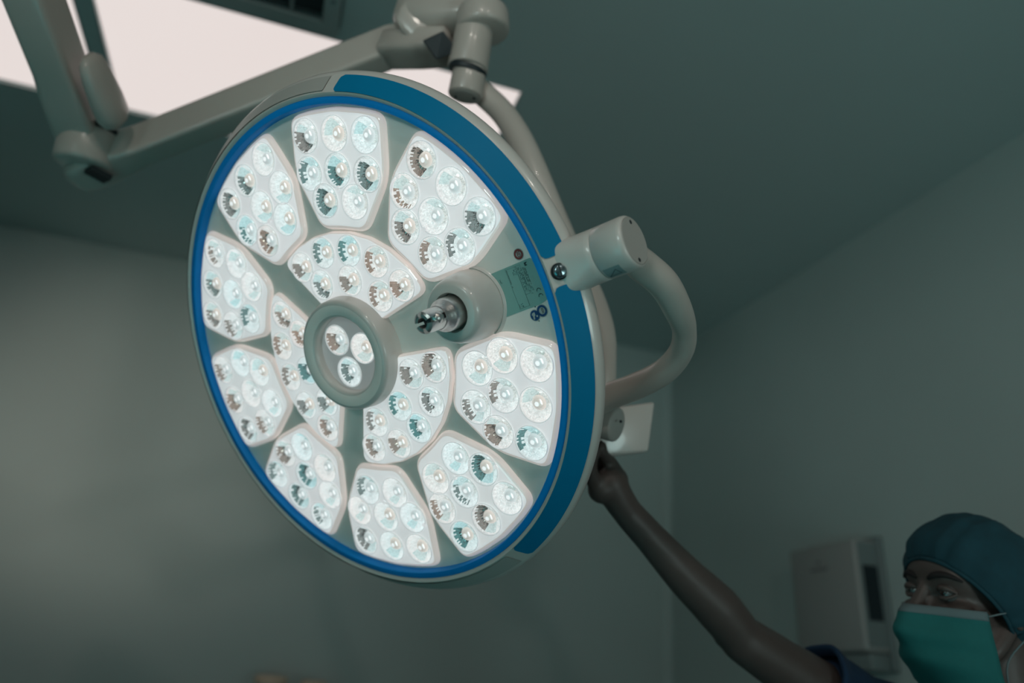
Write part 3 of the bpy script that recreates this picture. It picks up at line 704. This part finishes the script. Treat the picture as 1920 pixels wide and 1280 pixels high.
# ------------------------------------------------------------------ dispenser on the right wall
dsp = empty('paper_towel_dispenser', (XW, 2.30, 1.66)); dsp.rotation_euler = (R(-3.2), 0, 0)
tag(dsp, 'white wall-mounted dispenser box with a dark side window on the right wall', 'dispenser')
b = MB(); b.box(-.112, -.004, -.170, .170, -.18, .175, 0)
b.build('body', 'disp', dsp, bevel=.012, auto=R(50))
b = MB(); b.box(-.100, -.012, -.1725, -.168, -.165, .165, 0); b.build('side_panel', 'dispside', dsp, smooth=False, bevel=.001)
b = MB(); b.box(-.088, -.030, -.1745, -.170, -.085, .090, 0); b.build('side_window', 'dispwin', dsp, smooth=False)
b = MB(); b.box(-.02, 0, -.185, .185, -.235, .19, 0); b.build('back_plate', 'dispside', dsp, bevel=.006)
b = MB(); b.box(-.095, -.018, -.165, .165, -.235, -.182, 0); b.build('lower_tray', 'dispside', dsp, bevel=.006)
b = MB(); b.box(-.075, -.040, .075, .10, .174, .183); b.build('lock_tab', 'dispwin', dsp, smooth=False)
b = MB(); 
for i in range(24):
    pass
b.xf = frame((-.1124, .012, .115), (-1, 0, 0), (0, -1, 0)); b.disc(.008, 0, 20); b.box(-.045, .045, -.029, -.019, 0, .0004); b.build('printed_logo', 'logo', dsp, smooth=False)

# ------------------------------------------------------------------ counter with two lidded jars, only their tops in view
b = MB(); b.box(-.35, .75, YW-.35, YW, 1.015, 1.045); b.box(-.33, -.30, YW-.3, YW, 0, 1.015); b.box(.70, .73, YW-.3, YW, 0, 1.015)
sh = b.build('wall_shelf', 'frame', smooth=False); tag(sh, 'grey shelf against the back wall under the jars', 'shelf'); 
def jar(x, r, h, label):
    t = empty('lidded_jar', (x, YW-.14, 1.045)); tag(t, label, 'jar', 'lidded jars on the shelf')
    b = MB(); b.revolve([(.0001, 0), (r*.9, 0), (r*.95, .01), (r*.95, h-.03), (r*.8, h-.022)], 40); b.build('container', 'jar', t)
    b = MB(); b.revolve([(r*.97, h-.03), (r, h-.027), (r, h-.008), (r*.9, h), (.0001, h+.003)], 40); b.build('lid', 'lid', t, auto=R(40))
jar(.118, .066, .188, 'larger beige-lidded jar at the bottom edge, left of the other')
jar(.288, .053, .178, 'smaller beige-lidded jar at the bottom edge, right of the other')

# ------------------------------------------------------------------ draped table below the picture, added to bounce teal light upward
b = MB(); nx, ny = 24, 36; vs = []
for i in range(nx+1):
    for j in range(ny+1):
        x = -1.75+1.5*i/nx; y = -1.3+2.2*j/ny
        ex = max(0, abs((x+1.0))-.42); ey = max(0, abs(y+.2)-.95); dz = -min(1, (ex/.33+ey/.15))*.62
        vs.append((x, y, .93+dz+.006*noise.noise(Vector((x*6, y*6, 0)))))
b.add(vs, [(i*(ny+1)+j, (i+1)*(ny+1)+j, (i+1)*(ny+1)+j+1, i*(ny+1)+j+1) for i in range(nx) for j in range(ny)])
dr = empty('bounce_table', (-1.0, -.2, 0)); tag(dr, 'unseen table under a teal drape, added to bounce light upward', 'bounce table')
o = b.build('drape', 'drape'); o.parent = dr; o.matrix_parent_inverse = Matrix.Translation((1.0, .2, 0))
b = MB(); b.box(-.25, .25, -.5, .5, 0, .08); b.box(-.12, .12, -.2, .2, .08, .8); b.box(-.3, .3, -.9, .9, .8, .9); b.build('pedestal', 'frame', dr, smooth=False, bevel=.01)

# ------------------------------------------------------------------ person
def body_mesh(b, voxel, name, mats, parent, smooth_it=3, subd=0):
    me = bpy.data.meshes.new(name); me.from_pydata(b.v, [], b.f)
    o = bpy.data.objects.new(name+'_src', me); col.objects.link(o)
    m = o.modifiers.new('r', 'REMESH'); m.mode = 'VOXEL'; m.voxel_size = voxel; m.use_smooth_shade = True
    s = o.modifiers.new('s', 'SMOOTH'); s.iterations = smooth_it; s.factor = .6
    ev = o.evaluated_get(bpy.context.evaluated_depsgraph_get()); out = bpy.data.meshes.new_from_object(ev)
    bpy.data.objects.remove(o); out.name = name; out.materials.clear()
    ob = link(name, out, mats, None, True)
    bpy.context.view_layer.update()
    ob.parent = parent; ob.matrix_parent_inverse = parent.matrix_world.inverted()
    return ob
def capsule(b, p0, p1, r0, r1, seg=18, n=6):
    p0 = Vector(p0); p1 = Vector(p1)
    b.tube([p0, p0.lerp(p1, .5), p1], [r0, (r0+r1)/2, r1], seg, sub=n); b.ball(p0, r0, seg, 10); b.ball(p1, r1, seg, 10)
def chain(b, pts, rad, seg=18):
    b.tube(pts, rad, seg, sub=6)
    for p, r in zip(pts, rad): b.ball(p, r*1.0, seg, 10)

# head frame: F forward (face), U up, L the person's left
Fc = Vector((-.94, -.17, -.24)).normalized(); Fd = (RW @ Fc).normalized()
upw = (RW @ Vector((.05, -1, .26))).normalized(); U = (upw-Fd*upw.dot(Fd)).normalized(); L = U.cross(Fd).normalized()
E_near = at(1766, 1109, 1.13)
HC = E_near-Fd*.083-L*.032-U*.002       # head centre at eye height
def H(f, l, u): return HC+Fd*f+L*l+U*u
HR = Matrix((Fd, L, U)).transposed()    # columns F, L, U
person = empty('person', (HC.x+.05, HC.y, 0))
tag(person, 'person in teal cap, face mask and blue scrubs reaching up behind the lamp', 'person')
b = MB()
b.ball(H(-.012, 0, .038), (.098, .076, .082), 32, 20, rot=HR)       # cranium
b.ball(H(.030, 0, .030), (.060, .066, .060), 28, 16, rot=HR)        # forehead
b.ball(H(.030, 0, -.035), (.058, .058, .060), 28, 16, rot=HR)       # mid face
b.ball(H(.035, 0, -.078), (.050, .045, .038), 24, 14, rot=HR)       # jaw
b.ball(H(.066, 0, -.100), (.020, .022, .016), 20, 12, rot=HR)       # chin
b.ball(H(.074, 0, .022), (.014, .050, .010), 20, 12, rot=HR)        # brow ridge
for s in (1, -1):
    b.ball(H(.060, s*.040, -.028), (.024, .022, .018), 18, 12, rot=HR)   # cheekbone
    chain(b, [H(-.01, s*.052, -.045), H(.02, s*.050, -.078), H(.055, s*.022, -.098)], [.016, .015, .014], 14)
chain(b, [H(.082, 0, .012), H(.096, 0, -.012), H(.110, 0, -.034)], [.008, .010, .0125], 16)
for s in (1, -1): b.ball(H(.099, s*.010, -.038), (.010, .008, .008), 14, 10, rot=HR)
b.ball(H(.088, 0, -.066), (.010, .022, .010), 16, 10, rot=HR)       # lips
# neck and shoulders
NB = H(-.05, 0, -.16); NB = Vector((NB.x, NB.y, NB.z))
chain(b, [H(-.028, 0, -.03), H(-.035, 0, -.09), NB, NB+Vector((0, 0, -.06))], [.060, .058, .060, .068], 24)
shR = at(1610, 1345, 1.30)         # reaching shoulder
acr = (NB-shR); acr.z = 0
shL = NB+Vector((acr.x, acr.y, 0)).normalized()*.19; shL.z = NB.z-.05
chest = NB+Vector((0, 0, -.20)); hips = NB+Vector((0, 0, -.55))
chain(b, [NB+Vector((0, 0, -.05)), shR+Vector((0, 0, .0))], [.060, .058], 20)
chain(b, [NB+Vector((0, 0, -.05)), shL], [.060, .060], 20)
sd = (shL-shR); sd.z = 0; sd.normalize()
for s in (-1, 1): chain(b, [chest+sd*.085*s+Vector((0, 0, .07)), chest+sd*.075*s, hips+sd*.06*s], [.095, .105, .10], 24)
# reaching arm
elbow = at(1392, 1197, 1.25); wrist = at(1178, 962, 1.215)
chain(b, [shR, shR.lerp(elbow, .35), shR.lerp(elbow, .7), elbow], [.056, .050, .043, .038], 22)
b.ball(at(1356, 1195, 1.25), .016, 14, 10)
fa = [elbow, elbow.lerp(wrist, .22)+(at(0, 3, 1.2)-at(0, 10, 1.2)), elbow.lerp(wrist, .5), elbow.lerp(wrist, .8), wrist]
chain(b, fa, [.036, .0385, .033, .0265, .0245], 22)
# hand: palm, four fingers and thumb closing on the rim of the control panel
hz = .002
palm = [wrist, at(1160, 935, 1.21), at(1145, 905, 1.205)]
chain(b, palm, [.024, .026, .026], 18)
b.ball(at(1148, 914, 1.21), .027, 18, 12); b.ball(at(1128, 917, 1.20), .023, 18, 12); b.ball(at(1158, 898, 1.215), .018, 16, 10)
# index
chain(b, [at(1158, 890, 1.215), at(1147, 868, 1.213), at(1136, 858, 1.20), at(1130, 848, 1.188), at(1128, 834, 1.185)], [.0125, .0105, .0098, .0092, .0085], 14)
# middle, ring, little: behind the rim
chain(b, [at(1150, 890, 1.225), at(1140, 868, 1.24), at(1124, 852, 1.245), at(1112, 842, 1.225)], [.0120, .0102, .0095, .0085], 14)
chain(b, [at(1135, 893, 1.225), at(1122, 875, 1.245), at(1106, 862, 1.25), at(1096, 852, 1.235)], [.0115, .0100, .0092, .0082], 14)
chain(b, [at(1118, 900, 1.225), at(1106, 885, 1.24), at(1094, 874, 1.245), at(1086, 866, 1.235)], [.0105, .0088, .0080, .0072], 14)
# thumb leaves the side of the palm
chain(b, [at(1120, 912, 1.195), at(1109, 890, 1.182), at(1108, 868, 1.175), at(1113, 850, 1.172)], [.0150, .0122, .0108, .0092], 14)
# other arm hangs at the side
el2 = shL+Vector((.03, -.02, -.29)); wr2 = el2+RW @ Vector((-.06, 0, 0))+Vector((0, 0, -.25))
chain(b, [shL, shL.lerp(el2, .5), el2], [.055, .046, .038], 18); chain(b, [el2, el2.lerp(wr2, .4), wr2], [.036, .034, .024], 18)
b.ball(wr2+Vector((0, 0, -.05)), (.024, .040, .05), 16, 10)
for k in range(4): chain(b, [wr2+Vector((0, -.027+.018*k, -.08)), wr2+Vector((-.008, -.028+.019*k, -.115)), wr2+Vector((-.018, -.028+.019*k, -.14+.006*abs(k-1.5)))], [.0095, .0088, .0078], 12)
chain(b, [wr2+Vector((0, -.030, -.03)), wr2+Vector((-.015, -.05, -.06)), wr2+Vector((-.022, -.052, -.09))], [.013, .011, .0095], 12)
# legs
fx = (RW @ Vector((-1, 0, -.4))); fx.z = 0; fx.normalize()
feet = []
for s in (-1, 1):
    hp = hips+sd*.085*s; kn_ = Vector((hp.x, hp.y, .50))+fx*.02; an = Vector((hp.x, hp.y, .09))-fx*.02
    chain(b, [hp, hp.lerp(kn_, .5), kn_], [.085, .075, .055], 18); chain(b, [kn_, kn_.lerp(an, .35), an], [.052, .052, .035], 18); feet.append(an)
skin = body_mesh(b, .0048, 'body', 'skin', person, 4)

# eyes, brows, lips as parts of the face
for s in (1, -1):
    b = MB(); c = H(.071, s*.0315, .001); b.ball(c, .0125, 24, 16); e = A(b, 'eye', 'eyewhite', person)
    gz = (Fd*.95+L*s*.10+U*.12).normalized()
    b = MB(); b.ball(c+gz*.0098, (.0040, .0057, .0057), 18, 10, rot=frame((0, 0, 0), gz).to_3x3() @ Matrix.Rotation(0, 3, 'Z')); 
    b = MB(); b.xf = frame(c, gz); b.revolve([(.0001, .0131), (.003, .0128), (.0056, .0115), (.0058, .0108)], 24); A(b, 'iris', 'iris', e)
    b = MB(); c2 = MB()
    # upper and lower lids
    for (z0, th, rr) in ((.0062, .0052, 1), (-.0085, .0030, 1)):
        pts = [c+Fd*(.0105-.010*abs(t)**2)+L*(s*.0005+.0165*t)+U*(z0*(1-t*t*.85)) for t in (-1, -.6, -.2, .2, .6, 1)]
        b.tube(pts, [.0022, th*.75, th, th, th*.75, .0022], 10)
    A(b, 'eyelids', 'skin', person)
    b = MB(); pts = [H(.0865-.026*abs(t-.15)**1.6*.9, s*(.010+.047*t), (.017+.010*math.sin(PI*min(1, t*.85+.1)))) for t in (0, .2, .4, .6, .8, 1)]
    b.tube(pts, [.0040, .0058, .0058, .0050, .0038, .0015], 10, flat=.8); A(b, 'eyebrow', 'brow', person)
for s in (1, -1):
    b = MB(); c = H(-.020, s*.071, -.012); 
    b.ball(c, (.017, .006, .029), 20, 14, rot=HR @ Matrix.Rotation(R(-8), 3, 'Y')); A(b, 'ear', 'skin', person)

# bouffant cap: shell over the cranium, open towards the face
b = MB(); nu, nv_ = 72, 30; vs = []
axis = (-.006, 0, .015)
for j in range(nv_+1):
    t = j/nv_; th = t*R(115)
    for i in range(nu):
        ph = 2*PI*i/nu
        # direction: pole tilted back from the crown
        z = math.cos(th); x = math.sin(th)*math.cos(ph); y = math.sin(th)*math.sin(ph)
        k = R(-45); X = x*math.cos(k)+z*math.sin(k); Z_ = -x*math.sin(k)+z*math.cos(k)
        pleat = .0035*math.sin(ph*18+3*math.sin(ph*3))*math.sin(th)**2+.004*noise.noise(Vector((x*4, y*4, z*4)))
        puff = 1.0-.10*max(0, t-.86)/.14
        rr = (1.05+pleat*7)*puff
        vs.append(H(axis[0]-.002+.108*X*rr, .087*y*rr, axis[2]+.106*Z_*rr))
b.add(vs, [(j*nu+i, (j+1)*nu+i, (j+1)*nu+(i+1) % nu, j*nu+(i+1) % nu) for j in range(nv_) for i in range(nu)])
capo = A(b, 'surgical_cap', 'cap', person)
md = capo.modifiers.new('thick', 'SOLIDIFY'); md.thickness = .0012
b = MB(); last = vs[-nu:]; b.tube([last[(i*3) % nu] for i in range(nu//3+1)], .0030, 10, cap=False, sub=3); A(b, 'cap_band', 'cap', capo)

# face mask with three pleats, edge binding and ear loops
b = MB(); nu, nv_ = 30, 30; vs = []
def mask_pt(s, t, off=0.):
    # s -1..1 across (left +), t 0 top .. 1 bottom
    u = .004-t*.112; ang = s*R(70+20*t); 
    rf = .086+.012*math.sin(PI*min(1, t*1.1)) - (.012*max(0, t-.75)/.25)
    nose = .030*math.exp(-(s/.26)**2)*math.exp(-((t-.22)/.34)**2)
    f = rf*math.cos(ang)*1.0+nose+.014; l = (.071-.010*max(0, t-.4))*math.sin(ang)
    pl = .0022*math.sin(2*PI*(t*3.2+.15+.12*abs(s)))*(1-abs(s)**4)*(1 if .1 < t < .95 else 0)
    f -= .018*(max(0, t-.65)/.35)**1.5*(1-.5*abs(s))
    return H(f+pl+off, l*(1+pl*4)*1.10, u-.026+.008*(1-s*s)*(1-t)*0 - .010*t*(abs(s)))
for j in range(nv_+1):
    for i in range(nu+1): vs.append(mask_pt(-1+2*i/nu, j/nv_))
b.add(vs, [(j*(nu+1)+i, (j+1)*(nu+1)+i, (j+1)*(nu+1)+i+1, j*(nu+1)+i+1) for j in range(nv_) for i in range(nu)])
mk = A(b, 'face_mask', 'mask', person); md = mk.modifiers.new('thick', 'SOLIDIFY'); md.thickness = .0012
b = MB(); vs = []
for j in range(4):
    for i in range(nu+1): vs.append(mask_pt(-1+2*i/nu, -.02+j*.035, .0012))
b.add(vs, [(j*(nu+1)+i, (j+1)*(nu+1)+i, (j+1)*(nu+1)+i+1, j*(nu+1)+i+1) for j in range(3) for i in range(nu)])
o = A(b, 'top_binding', 'maskedge', mk); md = o.modifiers.new('thick', 'SOLIDIFY'); md.thickness = .0012
b = MB(); b.tube([mask_pt(-1+2*i/14, 1.0) for i in range(15)], .0016, 8, sub=3); A(b, 'bottom_binding', 'maskedge', mk)
for s in (1, -1):
    b = MB(); b.tube([mask_pt(s, .03), H(.028, s*.074, -.022), H(-.005, s*.083, -.012)], .0013, 8); A(b, 'ear_loop', 'maskedge', mk)
    b = MB(); b.tube([mask_pt(s, .97), H(.010, s*.070, -.088), H(-.024, s*.080, -.045)], .0013, 8); A(b, 'ear_loop', 'maskedge', mk)

# scrubs
b = MB()
collar = NB+Vector((0, 0, -.03))
sleeve_end = shR.lerp(elbow, .40)
chain(b, [NB+Vector((0, 0, -.075)), shR], [.072, .072], 24); chain(b, [NB+Vector((0, 0, -.075)), shL], [.072, .074], 24)
for s in (-1, 1): chain(b, [chest+sd*.085*s+Vector((0, 0, .05)), chest+sd*.078*s, hips+sd*.068*s], [.112, .120, .122], 28)
for s in (-1, 1):
    hp = hips+sd*.085*s; an = Vector((hp.x, hp.y, .13)); chain(b, [hp, hp.lerp(an, .5), an], [.105, .085, .065], 20)
chain(b, [shR, shR.lerp(elbow, .2)], [.072, .068], 24)
chain(b, [shL, shL.lerp(el2, .5)], [.075, .070], 24)
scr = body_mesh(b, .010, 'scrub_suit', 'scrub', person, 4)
# flared sleeve with a hem
b = MB(); d = (elbow-shR).normalized(); b.xf = frame(shR, d); Ls = (elbow-shR).length
ring = []
for t, r in ((.02, .071), (.18, .070), (.30, .069), (.395, .071), (.40, .0735), (.425, .0735), (.43, .071), (.425, .066), (.35, .062)): ring.append((r, t*Ls))
nn = 48; vs = []
for r, zz in ring:
    for i in range(nn):
        a = 2*PI*i/nn; q = r*(1+.03*math.sin(3*a+zz*20)+.02*math.sin(7*a)); vs.append((q*math.cos(a), q*math.sin(a), zz))
b.add(vs, [(j*nn+i, (j+1)*nn+i, (j+1)*nn+(i+1) % nn, j*nn+(i+1) % nn) for j in range(len(ring)-1) for i in range(nn)])
A(b, 'sleeve', 'scrub', person)
for an in feet:
    b = MB(); c = Vector((an.x, an.y, 0))+fx*.05
    b.ball(c+Vector((0, 0, .045)), (.13, .048, .045), 24, 14, rot=frame((0, 0, 0), (0, 0, 1), fx).to_3x3()); A(b, 'shoe', 'shoe', person)

# ------------------------------------------------------------------ lights
def add_light(name, kind, loc, direction, energy, color, size=.1, spot=60, blend=1):
    ld = bpy.data.lights.new(name, kind); ld.energy = energy; ld.color = color
    if kind == 'SPOT': ld.spot_size = R(spot); ld.spot_blend = blend; ld.shadow_soft_size = size
    lo = bpy.data.objects.new(name, ld); col.objects.link(lo); lo.matrix_world = frame(loc, -Vector(direction)); return lo
# the second operating lamp of the same ceiling mount, out of the picture on the left, aimed at the back wall
add_light('second_lamp_beam', 'SPOT', (-1.9, 1.2, 1.75), Vector((-.66, 3.59, 2.16))-Vector((-1.9, 1.2, 1.75)), 48, (1, .88, .76), .15, 42, 1)
add_light('added_ceiling_fill', 'SPOT', (1.3, -1.3, .95), Vector((.85, 2.3, 3.0))-Vector((1.3, -1.3, .95)), 44, (.74, 1, .98), .3, 70, 1)  # unseen teal spot, added to brighten the ceiling on the right
for x, y in ((-.6, -1.0), (.3, -1.7)):
    add_light('added_warm_fill', 'SPOT', (x, y, 2.95), (-.1, .25, -1), 20, (1, .90, .82), .06, 172, .25)  # unseen warm spots without fixtures, added to brighten the arms and lamp
add_light('added_wall_fill', 'SPOT', (-1.6, -1.2, 1.9), Vector((1.98, 2.35, 2.85))-Vector((-1.6, -1.2, 1.9)), 56, (.80, 1, .98), .3, 46, 1)  # unseen cool spot, added to brighten the right wall
w = bpy.data.worlds.new('room_world'); sc.world = w; w.use_nodes = True
w.node_tree.nodes['Background'].inputs[0].default_value = (.03, .05, .055, 1); w.node_tree.nodes['Background'].inputs[1].default_value = .2
sc.cycles.use_denoising = True
sc.cycles.max_bounces = 8; sc.cycles.diffuse_bounces = 4; sc.cycles.glossy_bounces = 4; sc.cycles.transparent_max_bounces = 12
sc.cycles.sample_clamp_indirect = 3
